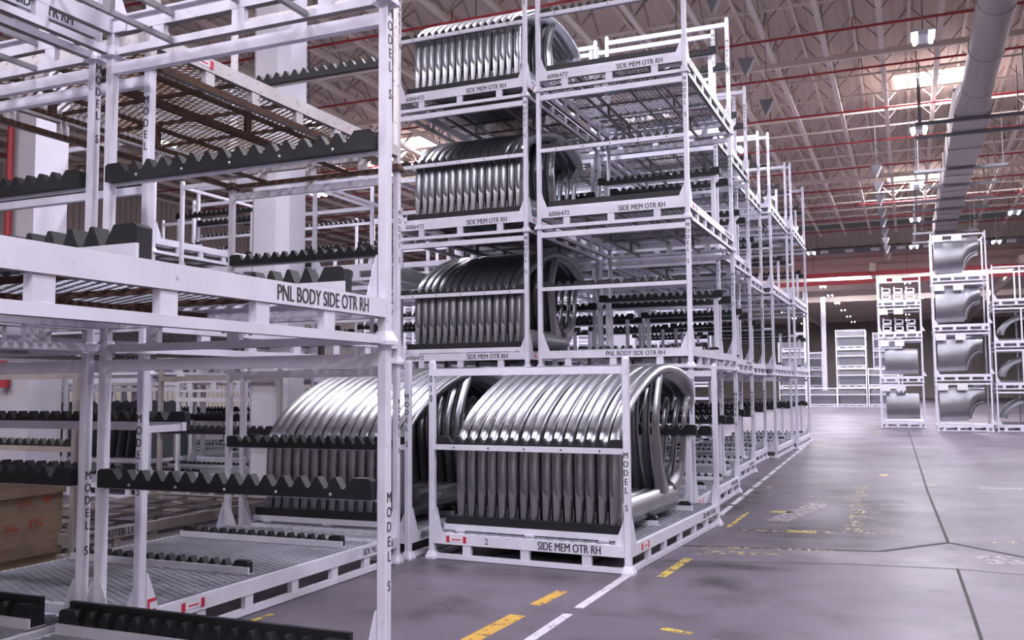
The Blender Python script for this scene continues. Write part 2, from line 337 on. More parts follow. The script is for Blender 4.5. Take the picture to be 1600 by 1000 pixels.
# ------------------------------------------------------------------ pillars
def pillar(u, v, label, ch):
    def bld():
        h = .31; c = ch
        pl = [(-h+c,-h),(h-c,-h),(h,-h+c),(h,h-c),(h-c,h),(-h+c,h),(-h,h-c),(-h,-h+c)] if c else [(-h,-h),(h,-h),(h,h),(-h,h)]
        return MB().prism(pl, 'z', 0, ZC-.95)
    o = struct('pillar', cached(('pillar', ch), bld, ['pillar_paint']), (u, v, 0), label=label, cat='pillar'); return o
pillar(-7.95, 10.42, 'white chamfered pillar behind the stacked panels', 0.13)
p2 = pillar(-12.75, 10.5, 'white square pillar with a red pipe at the far left', 0)
pillar(-9.0, 30.6, 'pale pillar seen through the tall empty stacks', 0)
for q, (u, v) in enumerate(((-7.0, 73.5), (-6.1, 78.2))):
    struct('column', cached('column', lambda: MB().prism([(-.17,-.17),(.17,-.17),(.17,.17),(-.17,.17)], 'z', 0, 8.8), ['pillar_paint']), (u, v, 0), label=('nearer' if q == 0 else 'farther') + ' slim white column at the far end of the aisle', cat='column')
rp = thing('fire_pipe', 'red vertical fire pipe on the left pillar', 'pipe', (-12.86, 10.085, 0))
obj('pipe', MB().tube(0,0,1.85,0,0,10.6,.10,0,10,True).mesh('pipe',['pipe_red']), rp)
obj('flange', MB().tube(0,0,1.72,0,0,1.86,.19,0,12,True).mesh('flange',['pipe_red']), rp)

# ------------------------------------------------------------------ rack parts
W, L, H = 2.026, 3.241, 1.9
HX, HY = W/2, L/2
def m_post():
    h, c = .030, .007
    pl = [(-h+c,-h),(h-c,-h),(h,-h+c),(h,h-c),(h-c,h),(-h+c,h),(-h,h-c),(-h,-h+c)]
    mb = MB().prism(pl, 'z', .03, 1.915); n = 8
    top = [(x*.62, y*.62, 1.94) for x, y in pl]; base = [(x, y, 1.915) for x, y in pl]
    return mb.add(base+top, [(i, (i+1) % n, n+(i+1) % n, n+i) for i in range(n)] + [tuple(range(n, 2*n))])
def m_foot():
    a, b2 = .062, .036
    vs = []
    for h, z in ((a, 0), (a, .022), (b2, .075)):
        c = h*.3; vs += [(x, y, z) for x, y in [(-h+c,-h),(h-c,-h),(h,-h+c),(h,h-c),(h-c,h),(-h+c,h),(-h,h-c),(-h,-h+c)]]
    fs = [tuple(range(8))[::-1], tuple(range(16, 24))]
    for r0 in (0, 8): fs += [(r0+i, r0+(i+1) % 8, r0+8+(i+1) % 8, r0+8+i) for i in range(8)]
    return MB().add(vs, fs)
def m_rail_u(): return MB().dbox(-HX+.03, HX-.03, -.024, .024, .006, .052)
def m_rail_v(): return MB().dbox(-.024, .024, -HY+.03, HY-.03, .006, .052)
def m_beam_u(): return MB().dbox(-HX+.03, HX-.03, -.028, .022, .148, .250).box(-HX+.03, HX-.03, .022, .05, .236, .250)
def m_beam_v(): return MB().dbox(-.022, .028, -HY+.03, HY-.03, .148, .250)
def m_stub(): return MB().box(-.045, .045, -.02, .02, .05, .15)
def m_stub_v(): return MB().box(-.02, .02, -.045, .045, .05, .15)
def m_gus(): return MB().prism([(.028,.150),(.135,.150),(.135,.262),(.040,.49),(.028,.49)], 'y', -.033, -.027)
def m_gus_v(): return MB().prism([(.028,.150),(.135,.150),(.135,.262),(.040,.49),(.028,.49)], 'x', .027, .033)
def m_deck():
    mb = MB(); p = .062; th, wd = .005, .019; z = .254; x0, x1, y0, y1 = -HX+.02, HX-.02, -HY+.02, HY-.02
    sl = 0.5   # flat diamonds, long way across the rack
    for sgn in (1, -1):
        k = y0 - sl*(x1-x0)
        while k < y1 + sl*(x1-x0):
            pts = []
            for t in (0.0, 1.0):
                x = x0 + t*(x1-x0); pts.append((x, k + sgn*sl*(x-x0)))
            (xa, ya), (xb, yb) = pts
            # clip in y
            def cl(xa, ya, xb, yb):
                for yl, s in ((y0, 1), (y1, -1)):
                    da, db = s*(ya-yl), s*(yb-yl)
                    if da < 0 and db < 0: return None
                    if da < 0: t = da/(da-db); xa, ya = xa+(xb-xa)*t, yl
                    elif db < 0: t = da/(da-db); xb, yb = xa+(xb-xa)*t, yl
                return xa, ya, xb, yb
            c = cl(xa, ya, xb, yb)
            if c and math.hypot(c[2]-c[0], c[3]-c[1]) > .02:
                a = Vector((c[0], c[1], z)); e = Vector((c[2], c[3], z)); d = (e-a).normalized(); n = Vector((-d.y, d.x, 0))*wd/2; q = Vector((0,0,th))
                tl = n + q*sgn
                mb.add([a-tl, a+tl, e+tl, e-tl], [(0,1,2,3)])
            k += p
    return mb
def m_joist(): return MB().box(-HX+.03, HX-.03, -.010, .010, .215, .245)
def m_string(): return MB().box(-.014, .014, -HY+.03, HY-.03, .180, .215)
def m_runner(): return MB().box(-.016, .016, -HY+.03, HY-.03, .008, .038)
def m_rstub(): return MB().box(-.016, .016, -.03, .03, .038, .181)
def m_top(): return MB().box(-HX+.03, HX-.03, -.025, .025, 1.785, 1.855)
def m_erail(): return MB().box(-HX+.03, HX-.03, -.022, .018, 0, .05)
TP = .1087   # tooth pitch
def teeth_profile(half, z0, z1, z2, end=.12):
    pl = [(-half, z0), (half, z0), (half, z2-.015), (half-.02, z2), (half-end, z2)]
    x = half-end; n = int((2*half-2*end)/TP); st = (2*half-2*end)/n
    for i in range(n):
        pl += [(x-st*.42, z1), (x-st*.58, z1)] ; x -= st
        if i < n-1: pl += [(x+st*.08, z2), (x-st*.08, z2)]
    pl += [(-half+end, z2), (-half+.02, z2), (-half, z2-.015)]
    return pl
def toothed(half, z0, z1, z2, y0, y1):
    pl = teeth_profile(half, z0, z1, z2); mb = MB()
    n = len(pl); vs = [(x, y0, z) for x, z in pl] + [(x, y1, z) for x, z in pl]
    mb.add(vs, [(i, n+i, n+(i+1) % n, (i+1) % n) for i in range(n)])
    # side faces as vertical slices so they stay planar and clean
    for y in (y0, y1):
        xs = pl[2:]; 
        for (a, b2) in zip(pl[2:-1], pl[3:]):
            if abs(a[0]-b2[0]) > 1e-6: mb.add([(a[0], y, z0), (a[0], y, a[1]), (b2[0], y, b2[1]), (b2[0], y, z0)], [(0,1,2,3)])
    return mb
def m_teeth(): return toothed(HX-.035, .012, .065, .125, .018, .075)
def m_teeth_deck(): return toothed(.90, 0, .03, .095, -.03, .03)
def m_dstrip(): return MB().box(-.93, .93, -.028, .028, .07, .15)
def m_dangle(): return MB().box(-.94, .94, -.045, -.03, .012, .07).box(-.94, .94, -.045, .03, .055, .07).box(-.8,-.7,-.06,.02,0,.02).box(-.05,.05,-.06,.02,0,.02).box(.7,.8,-.06,.02,0,.02)
def m_dlip(): return MB().box(-.92, .92, -.05, -.032, 0, .05).box(-.92, .92, -.05, .032, -.004, 0.0)
def m_upr(): return MB().box(-.03, .03, -.03, .03, .255, 1.10)
def m_bolt():
    mb = MB(); n = 8; vs = [(.010*math.cos(2*math.pi*i/n), 0, .010*math.sin(2*math.pi*i/n)) for i in range(n)] + [(.006*math.cos(2*math.pi*i/n), -.007, .006*math.sin(2*math.pi*i/n)) for i in range(n)]
    return mb.add(vs, [(i, (i+1) % n, n+(i+1) % n, n+i) for i in range(n)] + [tuple(range(n, 2*n))], 0, True)
def m_tag(): return MB().box(-.11, -.075, -.003, 0, -.03, .03, 1).box(.075, .11, -.003, 0, -.03, .03, 1).box(-.075, .075, -.002, 0, -.022, .022, 0).box(-.05, .05, -.003, -.002, -.006, .004, 1)
FRONT = (R(90), 0, 0); SIDE = (R(90), 0, R(90))

def rack(label, loc, rz=0.0, kind='white', text=(), model=None, inner=True, deck=True, bolts=False, deckbars=True, strip_front=False, low_inner=None, far_rest=(), group='white stacking racks', teeth_ends=(True, True), solid=False):
    wp, un, mz = {'white': ('white_paint', 'dark_steel_and_shade', 'mesh_steel'), 'near': ('white_paint', 'grimy_paint', 'mesh_steel'), 'rusty': ('rusty_white', 'rust_steel', 'mesh_rusty'), 'dusty': ('dusty_paint', 'dark_steel_and_shade', 'mesh_rusty'), 'rustnear': ('white_paint', 'rust_steel', 'mesh_steel')}[kind]
    t = thing('storage_rack', label, 'rack', loc, rz, group)
    low = 'rust_steel' if kind == 'rusty' else wp
    for sx in (-1, 1):
        for sy in (-1, 1):
            p = (sx*HX, sy*HY, 0)
            obj('post', cached('post', m_post, [wp]), t, p); obj('foot', cached('foot', m_foot, [low]), t, p)
            g = obj('gusset', cached('gusset', m_gus, [wp]), t, p, (0, 0, 0 if sx < 0 else R(180)))
            g2 = obj('gusset', cached('gusset_v', m_gus_v, [wp]), t, p, (0, 0, 0 if sy < 0 else R(180)))
            if (sx < 0) != (sy < 0): pass
    for sy in (-1, 1):
        rz2 = 0 if sy < 0 else R(180)
        obj('base_rail', cached('rail_u', m_rail_u, [low, 'dark_steel_and_shade']), t, (0, sy*HY, 0)); obj('beam', cached('beam_u', m_beam_u, [wp, 'dark_steel_and_shade']), t, (0, sy*HY, 0), (0, 0, rz2))
        obj('top_rail', cached('top_rail', m_top, [wp]), t, (0, sy*HY, 0))
        er = obj('end_bar', cached('end_rail', m_erail, [wp]), t, (0, sy*HY, 1.06), (0, 0, rz2))
        if teeth_ends[0 if sy < 0 else 1]:
            obj('tooth_strip', cached('teeth', m_teeth, ['rubber']), er)
            if bolts:
                for i in range(5): obj('bolt', cached('bolt', m_bolt, ['bolt_steel']), er, (-.72+.36*i, .0755, .035), (0, 0, R(180)))
        if strip_front and sy < 0:
            for i in range(5): obj('screw', cached('screw', m_bolt, ['stencil_black']), er, (-.76+.38*i, -.0215, .025))
        for x in (-.62, 0, .62): obj('spacer', cached('stub', m_stub, [wp]), t, (x, sy*HY, 0))
    for sx in (-1, 1):
        obj('base_rail', cached('rail_v', m_rail_v, [low, 'dark_steel_and_shade']), t, (sx*HX, 0, 0)); obj('beam', cached('beam_v', m_beam_v, [wp, 'dark_steel_and_shade']), t, (sx*HX, 0, 0), (0, 0, 0 if sx > 0 else R(180)))
        for y in (-1.07, -.56, 0, .56, 1.07): obj('spacer', cached('stub_v', m_stub_v, [wp]), t, (sx*HX, y, 0))
    for y in (-1.15, -.58, 0, .58, 1.15): obj('joist', cached('joist_u', m_joist, [un]), t, (0, y, 0))
    for x in ((-.5, 0, .5) if kind != 'rustnear' else (-.2,)): obj('stringer', cached('stringer', m_string, [un]), t, (x, 0, 0))
    for x in ((-.5, .5) if kind != 'rustnear' else ()):
        ru = obj('runner', cached('runner', m_runner, [un]), t, (x, 0, 0))
        for y in (-1.1, 0, 1.1): obj('spacer', cached('rstub', m_rstub, [un]), ru, (0, y, 0))
    if deck: obj('mesh_deck', cached('mesh_deck', m_deck, [mz]), t)['kind'] = 'stuff'
    if deckbars:
        for y in (-.39, .88):
            bb = obj('deck_bar', cached('dlip', m_dlip, [wp]), t, (0, y, .262)); obj('tooth_strip', cached('teeth_deck', m_teeth_deck, ['rubber']), bb)
    if strip_front:
        bb = obj('deck_rest', cached('dangle', m_dangle, [wp]), t, (0, -HY+.14, .255)); obj('rubber_strip', cached('dstrip', m_dstrip, ['rubber']), bb)
    if inner:
        for sx in (-1, 1): obj('upright', cached('upright', m_upr, [wp]), t, (sx*.86, .95, 0))
        ib = obj('inner_bar', cached('end_rail2', lambda: MB().box(-.90, .90, -.022, .018, 0, .05), [wp]), t, (0, .95, 1.10), (0, 0, R(180)))
        obj('tooth_strip', cached('teeth', m_teeth, ['rubber']), ib)
    if low_inner:
        y, z = low_inner
        ib = obj('inner_bar', cached('end_rail3', lambda: MB().box(-HX+.05, HX-.02, -.022, .018, 0, .058), [wp]), t, (0, y, z))
        obj('tooth_strip', cached('teeth', m_teeth, ['rubber']), ib, (0, 0, .005))
        for sx in (-1, 1): obj('arm', cached('arm', lambda: MB().box(-.02, .02, -HY+.03, -HY+.38, 0, .045), [wp]), t, (sx*(HX-.052), 0, z))
    for yb, back in far_rest:
        bb = obj('deck_rest', cached('frest', lambda: MB().box(-.98, .98, -.09, -.075, 0, .055).box(-.98, .98, -.09, .03, -.006, 0), [wp]), t, (0, yb, .262))
        if back: obj('rubber_strip', cached('fstrip', lambda: MB().box(-.97, .97, .0, .03, .0, .165), ['rubber']), bb)
        obj('tooth_strip', cached('fteeth', lambda: toothed(.97, 0, .05, .135, -.075, .0), ['rubber']), bb)
    for it in text:
        kind2 = it[0]
        if kind2 == 'front':   obj('lettering', text_mesh(it[1], it[3], it[4], 'stencil_black'), t, (it[2], -HY-.0295, .20), FRONT)
        elif kind2 == 'side':  obj('lettering', text_mesh(it[1], it[3], it[4], 'stencil_black'), t, (HX+.0295, it[2], .20), SIDE)
        elif kind2 == 'ftag':  obj('tag_plate', cached('tag', m_tag, ['tag_white', 'tag_red']), t, (it[1], -HY-.029, .20), (0,0,0))
        elif kind2 == 'stag':  obj('tag_plate', cached('tag', m_tag, ['tag_white', 'tag_red']), t, (HX+.029, it[1], .20), (0,0,R(90)))
        elif kind2 == 'F':     obj('lettering', text_mesh('F', .075, .17, 'tag_red'), t, (HX+.034, -HY+.075, .24), SIDE)
        elif kind2 == 'num':   obj('lettering', text_mesh('010', .03, .26, 'stencil_black', True), t, (-HX, -HY-.0315, 1.66), FRONT)
    if model:
        for (sx, sy, face, zc) in model:
            me = text_mesh('MODEL S', .046, .52, 'stencil_black', True)
            if face == 'f': obj('lettering', me, t, (sx*HX, sy*HY-.0315, zc), FRONT)
            else: obj('lettering', me, t, (sx*HX+.0315, sy*HY, zc), SIDE)
    return t
SM = 'SIDE MEM OTR RH'; PB = 'PNL BODY SIDE OTR RH'; NO = '6006472'
T_MAIN = (('front', NO, -.72, .29, .062), ('front', SM, .42, .62, .070))
T_MAIN_S = T_MAIN + (('stag', -1.30), ('side', SM, 1.15, .55, .055))
MODN = ((1, -1, 'f', 1.58), (1, 1, 's', 1.0), (1, 1, 'f', 1.3))
MODA = ((1, 1, 's', .85), (1, -1, 'f', .8))

def at(u_right, v_far, z=0): return (u_right - HX, v_far - HY, z)
# --- nearest stack on the left
rack('bottom rack of the nearest left stack, mesh deck and toothed black bars', at(-2.608, 4.348), 0, 'near', (), MODA, bolts=True, inner=False, deckbars=False, far_rest=((-.03, True), (1.36, True)), group='nearest left stacks')
rack('nearest left rack lettered PNL BODY SIDE OTR RH on its side beam', at(-2.608, 4.348, H), 0, 'rustnear', (('side', PB, 1.03, .76, .072),), ((1, 1, 's', 1.62),), bolts=True, inner=False, deckbars=False, far_rest=((-.03, False), (1.36, False)), group='nearest left stacks')
rack('topmost open-bottomed rack of the nearest left stack, cut by the picture top', at(-2.608, 4.348, 2*H), 0, 'near', (), MODA, deck=False, inner=False, deckbars=False, group='nearest left stacks')
for k, s in enumerate(('bottom', 'middle', 'top')):
    rack(s + ' rack of the stack at the far left edge of the picture', at(-4.80, 4.36, k*H), 0, 'near', (('side', PB, 1.03, .76, .072),) if k else (), ((1, 1, 's', 1.62 if k == 1 else .9),), deck=(k < 2), inner=False, deckbars=False, far_rest=(((-.03, k == 0), (1.36, k == 0)) if k < 2 else ()), group='nearest left stacks')
# --- stack behind it
rack('empty bottom rack with mesh deck and a red letter F on its corner', at(-4.573, 7.848), 0, 'near', (('F',), ('stag', -1.16), ('side', SM, 1.25, .52, .058)), ((1, -1, 'f', 1.25), (1, 1, 's', 1.3)), low_inner=(-HY+.40, 1.385), inner=False, group='left stack with the rusty rack')
rack('middle rack of the left stack below the rusty rack', at(-4.573, 7.848, H), 0, 'white', (('side', NO, -.75, .34, .058), ('side', SM, 1.25, .52, .058)), ((1, -1, 'f', 1.45), (1, 1, 's', 1.25)), inner=False, deckbars=False, group='left stack with the rusty rack')
rack('rusty-bottomed rack seen from below at upper left', at(-4.573, 7.848, 2*H), 0, 'rusty', (('stag', -1.16),), ((1, -1, 'f', .7), (1, 1, 's', 1.5)), inner=False, deckbars=False, group='left stack with the rusty rack')
# --- front rack with panels and the one left of it
C_YAW = -R(3.084); C_POS = (-3.266, 9.764, 0)
rack('front floor rack full of silver panels, lettered SIDE MEM OTR RH', C_POS, C_YAW, 'white', (('ftag', -.73), ('front', '2', -.40, .035, .055), ('front', SM, .45, .62, .075), ('stag', -1.22), ('side', SM, 1.15, .55, .055), ('num',)), ((1, -1, 'f', .82),), strip_front=True, group='racks loaded with silver panels')
rack('floor rack of silver panels left of the front panel rack', at(-4.56, 11.30), 0, 'white', (('side', NO, -1.25, .34, .058),), ((1, -1, 'f', 1.35),), strip_front=True, group='racks loaded with silver panels')
# --- tall stacks behind: left column carries panels, right column stands empty
LV = ('bottom', 'second', 'third', 'top')
for k in range(4):
    rack('%s rack of the tall stack %s' % (LV[k], 'holding silver panels' if k else 'hidden behind the front panel rack'), at(-4.764, 14.94, k*H), 0, 'white', T_MAIN_S, MODN, strip_front=True, inner=False, deckbars=False, group='tall stack with silver panels')
    rack('%s rack of the nearest empty tall stack by the aisle' % LV[k], at(-2.506, 14.85, k*H), 0, 'white', ((('front', PB, .30, .78, .060),) if k == 1 else T_MAIN_S) , MODN, strip_front=(k > 1), inner=True, group='empty stacks along the aisle')
for i, (u, v) in enumerate(((-2.805, 18.48), (-3.05, 21.93), (-2.85, 25.39), (-2.725, 28.72))):
    for k in range(4):
        rack('%s rack of the %s empty stack along the aisle' % (LV[k], ORD[i+1]), at(u, v, k*H), 0, 'white', (('side', SM, 1.15, .55, .055),) if i == 0 else (), MODN if i < 2 else None, inner=True, group='empty stacks along the aisle')

# --- background racks: the same rack as one mesh, too small to show its parts
def joined_rack():
    me_list = []
    def put(fn, mi, loc=(0,0,0), rz=0):
        b0 = fn(); c, s = math.cos(rz), math.sin(rz)
        me_list.append(([(x*c-y*s+loc[0], x*s+y*c+loc[1], z+loc[2]) for x, y, z in b0.v], b0.f, mi))
    for sx in (-1, 1):
        for sy in (-1, 1):
            p = (sx*HX, sy*HY, 0); put(m_post, 0, p); put(m_foot, 0, p); put(m_gus, 0, p, 0 if sx < 0 else math.pi); put(m_gus_v, 0, p, 0 if sy < 0 else math.pi)
    for sy in (-1, 1):
        r2 = 0 if sy < 0 else math.pi
        put(m_rail_u, 0, (0, sy*HY, 0)); put(m_beam_u, 0, (0, sy*HY, 0), r2); put(m_top, 0, (0, sy*HY, 0)); put(m_erail, 0, (0, sy*HY, 1.06)); put(m_teeth, 2, (0, sy*HY, 1.06), r2)
        for x in (-.62, 0, .62): put(m_stub, 0, (x, sy*HY, 0))
    for sx in (-1, 1):
        put(m_rail_v, 0, (sx*HX, 0, 0)); put(m_beam_v, 0, (sx*HX, 0, 0))
        for y in (-1.07, -.56, 0, .56, 1.07): put(m_stub_v, 0, (sx*HX, y, 0))
        put(m_upr, 0, (sx*.86, .95, 0)); 
    for y in (-1.15, -.58, 0, .58, 1.15): put(m_joist, 1, (0, y, 0))
    for x in (-.5, 0, .5): put(m_string, 1, (x, 0, 0))
    put(m_deck, 3); put(m_teeth, 2, (0, .95, 1.10))
    for y in (-.39, .88): put(m_dlip, 0, (0, y, .262)); put(m_teeth_deck, 2, (0, y, .262))
    mb = MB()
    for v, f, mi in me_list: mb.add(v, f, mi)
    return mb
def far_rack(label, loc, group, dusty=False):
    me = cached('far_rack', joined_rack, ['dusty_paint', 'dark_steel_and_shade', 'rubber', 'mesh_rusty'] if dusty else ['white_paint', 'dark_steel_and_shade', 'rubber', 'mesh_steel'])
    return tag(obj('storage_rack', me, None, loc), label, 'rack', group)
rack('dusty dark floor rack behind the brown crate, lettered PNL OUTER LH', at(-7.60, 10.02), 0, 'dusty', (('side', 'PNL OUTER LH', -1.15, .62, .07),), None, inner=False, deck=False, deckbars=False, group='background racks')
bg = [(-4.95, 18.5, 4, 'second in the column behind the panel stack'), (-5.1, 22.0, 4, 'third in the column behind the panel stack'), (-5.0, 25.5, 4, 'fourth in the column behind the panel stack'),
      (-7.22, 18.5, 3, 'two columns left of the aisle stacks, nearest'), (-7.28, 22.0, 3, 'two columns left of the aisle stacks, next back'),
      (-9.5, 18.6, 3, 'third column left of the aisle stacks, nearest'), (-9.6, 22.1, 3, 'third column left of the aisle stacks, next back'),
      (-14.3, 20.2, 3, 'fifth column left, in the open bay'), (-16.5, 20.3, 2, 'sixth column left, in the open bay'), (-18.7, 20.2, 3, 'seventh column left, in the open bay'), (-20.9, 19.9, 2, 'eighth column left, beside the far left racks'),
      (-10.75, 14.2, 3, 'stack left of the frame racks behind the pillar'), (-12.0, 18.7, 3, 'fourth column left, in the open bay'),
      (-17.0, 13.6, 2, 'low stack left of the red-piped pillar'), (-23.1, 20.2, 3, 'ninth column left, farthest to the left')]
for u, v, n, d in bg:
    for k in range(n):
        far_rack('%s rack, %s' % (LV[k] if k < n-1 or n < 4 else 'top', d), at(u, v, k*H), 'background racks')

# ------------------------------------------------------------------ body side panels
RING = ([-1, -.95, -.35, -.2, .1, .45, .75, .95, 1.0], [.0, .28, .34, .75, .97, 1, .85, .45, 0])
def sweep(mb, path, wid, dep, x_of, prof=None):
    S = [-1, -.96, -.70, -.62, -.2, .25, .62, .72, .96, 1]; P = [0, .40, .62, .80, .97, 1, .86, .66, .45, 0]
    if prof: S, P = prof
    n = len(path); rows = []
    # densify with Catmull-Rom
    pts = []
    for i in range(n-1):
        p0 = path[max(i-1, 0)]; p1 = path[i]; p2 = path[i+1]; p3 = path[min(i+2, n-1)]
        for k in range(4):
            t = k/4; q = []
            for j in range(2): q.append(.5*((2*p1[j]) + (-p0[j]+p2[j])*t + (2*p0[j]-5*p1[j]+4*p2[j]-p3[j])*t*t + (-p0[j]+3*p1[j]-3*p2[j]+p3[j])*t**3))
            pts.append((q[0], q[1], wid[i]+(wid[i+1]-wid[i])*t, dep[i]+(dep[i+1]-dep[i])*t))
    pts.append((path[-1][0], path[-1][1], wid[-1], dep[-1]))
    vs = []
    for i, (y, z, wd, dp) in enumerate(pts):
        a = pts[max(i-1, 0)]; c = pts[min(i+1, len(pts)-1)]; d = Vector((c[0]-a[0], c[1]-a[1])).normalized(); nn = Vector((-d.y, d.x))
        for s, p in zip(S, P): vs.append((x_of(z) + dp*p, y + nn.x*s*wd/2, z + nn.y*s*wd/2))
    k = len(S)
    mb.add(vs, [(i*k+j, i*k+j+1, (i+1)*k+j+1, (i+1)*k+j) for i in range(len(pts)-1) for j in range(k-1)], 0, True)
def panel_mesh():
    mb = MB(); xo = lambda z: -.09*max(0, (z-1.0)/.8)**1.5
    sweep(mb, [(.23,.36),(.235,.55),(.235,.8),(.225,1.0),(.23,1.14),(.46,1.33),(.88,1.53),(1.3,1.67),(1.7,1.765),(2.05,1.80),(2.4,1.785),(2.7,1.725),(2.9,1.62),(2.97,1.50),(2.90,1.40)],
          [.22,.26,.26,.22,.12,.13,.14,.15,.15,.16,.18,.22,.25,.24,.18], [.06,.085,.085,.085,.09,.095,.095,.095,.09,.085,.08,.08,.075,.06,.04], xo, RING)
    sweep(mb, [(.20,.43),(.6,.435),(1.1,.435),(1.6,.435),(2.1,.43)], [.26,.26,.26,.26,.24], [.075]*5, xo, ([-1,-.9,-.55,-.45,.0,.1,.5,.62,.95,1], [0,.5,.62,.95,1,.9,.86,.62,.55,0]))
    sweep(mb, [(.20,.335),(1.1,.335),(2.05,.335)], [.05,.05,.05], [.02]*3, xo)
    LIP = ([-1, -.80, -.62, -.3, .3, .62, .80, 1], [.08, .12, .72, 1, 1, .72, .12, .08])
    sweep(mb, [(1.93,1.76),(1.68,1.5),(1.50,1.2),(1.53,.85),(1.60,.64),(1.66,.48)], [.14,.16,.19,.24,.33,.58], [.045,.05,.055,.06,.065,.065], xo, LIP)
    sweep(mb, [(2.88,1.45),(2.64,1.27),(2.55,1.08),(2.45,.80),(2.30,.60),(2.05,.47)], [.18,.14,.13,.15,.22,.36], [.035,.04,.045,.05,.055,.06], xo, LIP)
    sweep(mb, [(.27,.80),(.33,.62),(.48,.53),(.70,.50)], [.02,.12,.12,.02], [.02,.06,.06,.02], xo)      # rounded door corners
    # front return flange: faces the rack end, bowed, with a stepped lower leg
    vs = []; rows = [(.575,.0),(.62,-.022),(.70,-.036),(.80,-.036),(.92,-.026),(1.02,-.012),(1.12,.0)]
    for z, b2 in rows:
        wdt = .108 - (.02 if z < .58 else 0)
        for s in (0, .12, .35, .7, 1.0): vs.append((.080 - s*wdt, .128 + b2*math.sin(math.pi*min(1, s*.9+.1)) + (.0 if s < 1 else .02) + (.014 if s == 0 else 0), z))
    mb.add(vs, [(i*5+j, i*5+j+1, (i+1)*5+j+1, (i+1)*5+j) for i in range(len(rows)-1) for j in range(4)], 0, True)
    mb.add([(.075,.165,.36),(.005,.160,.36),(.005,.160,.60),(.075,.165,.60),(.005,.20,.36),(.005,.20,.60)], [(0,1,2,3),(1,4,5,2)], 0)
    mb.add([(.075,.158,.46),(.010,.153,.44),(.010,.153,.452),(.075,.158,.472)], [(0,1,2,3)], 1)
    # bolt holes punched in the flange, shown as shallow dimples
    for z in (1.00, 1.035, .92): mb.cbox(.02, .116, z, .010, .004, .010, 1)
    # rear bracket
    mb.add([(-.02,2.86,1.36),(.03,2.90,1.47),(-.05,3.02,1.46),(-.06,2.93,1.38)], [(0,1,2,3)], 0)
    return mb
PM = panel_mesh().mesh('body_side_panel', ['steel_sheet', 'bolt_steel'])
def load(rack_label, cx, cy, cz, rz, n=15, x0=-.80, x1=.80):
    c, s = math.cos(rz), math.sin(rz)
    for i in range(n):
        x = x0 + (x1-x0)*i/(n-1); y = -HY + .02 + random.uniform(-.012, .012)
        nm = ('leftmost' if i == 0 else ('rightmost' if i == n-1 else ORD[i] + ' from left'))
        o = obj('body_side_panel', PM, None, (cx + x*c - y*s, cy + x*s + y*c, cz + .035), (0, R(random.uniform(-.4, .4)), rz))
        tag(o, '%s silver body side panel %s' % (nm, rack_label), 'car panel', 'silver body side panels ' + rack_label)
load('in the front floor rack', *C_POS, C_YAW)
load('in the left floor rack', *at(-4.56, 11.30), 0)
for k, nm in ((1, 'in the second rack of the tall stack'), (2, 'in the third rack of the tall stack'), (3, 'in the top rack of the tall stack')):
    load(nm, *at(-4.764, 14.94, k*H), 0)

# ------------------------------------------------------------------ brown crate
cr = thing('cardboard_crate', 'brown cardboard crate with red lettering on the left floor', 'crate', (-8.55, 5.82, 0))
obj('body', MB().box(-.78, .78, -.98, .98, .11, .80).mesh('body', ['cardboard']), cr)
obj('lid', MB().box(-.80, .80, -1.0, 1.0, .66, .82).mesh('lid', ['cardboard']), cr)
pal = obj('pallet', MB().box(-.78, .78, -.98, .98, .085, .11).mesh('pallet', ['wood']), cr)
for x in (-.7, 0, .7): obj('runner', cached('prun', lambda: MB().box(-.06, .06, -.98, .98, 0, .085), ['wood']), pal, (x, 0, 0))
for (y, z, s, h) in ((.55,.60,'SW',.075), (.18,.56,'SR',.07), (.80,.62,'1',.06), (.40,.38,'36',.075), (.68,.40,'IS',.075), (.02,.33,'SW',.075), (.25,.20,'SK',.07), (.02,.17,'6',.06), (-.4,.45,'SW',.075), (-.6,.22,'36',.075)):
    obj('lettering', text_mesh(s, .075*len(s), h, 'print_red'), cr, (.7815 if z < .64 else .8015, y, z), SIDE)

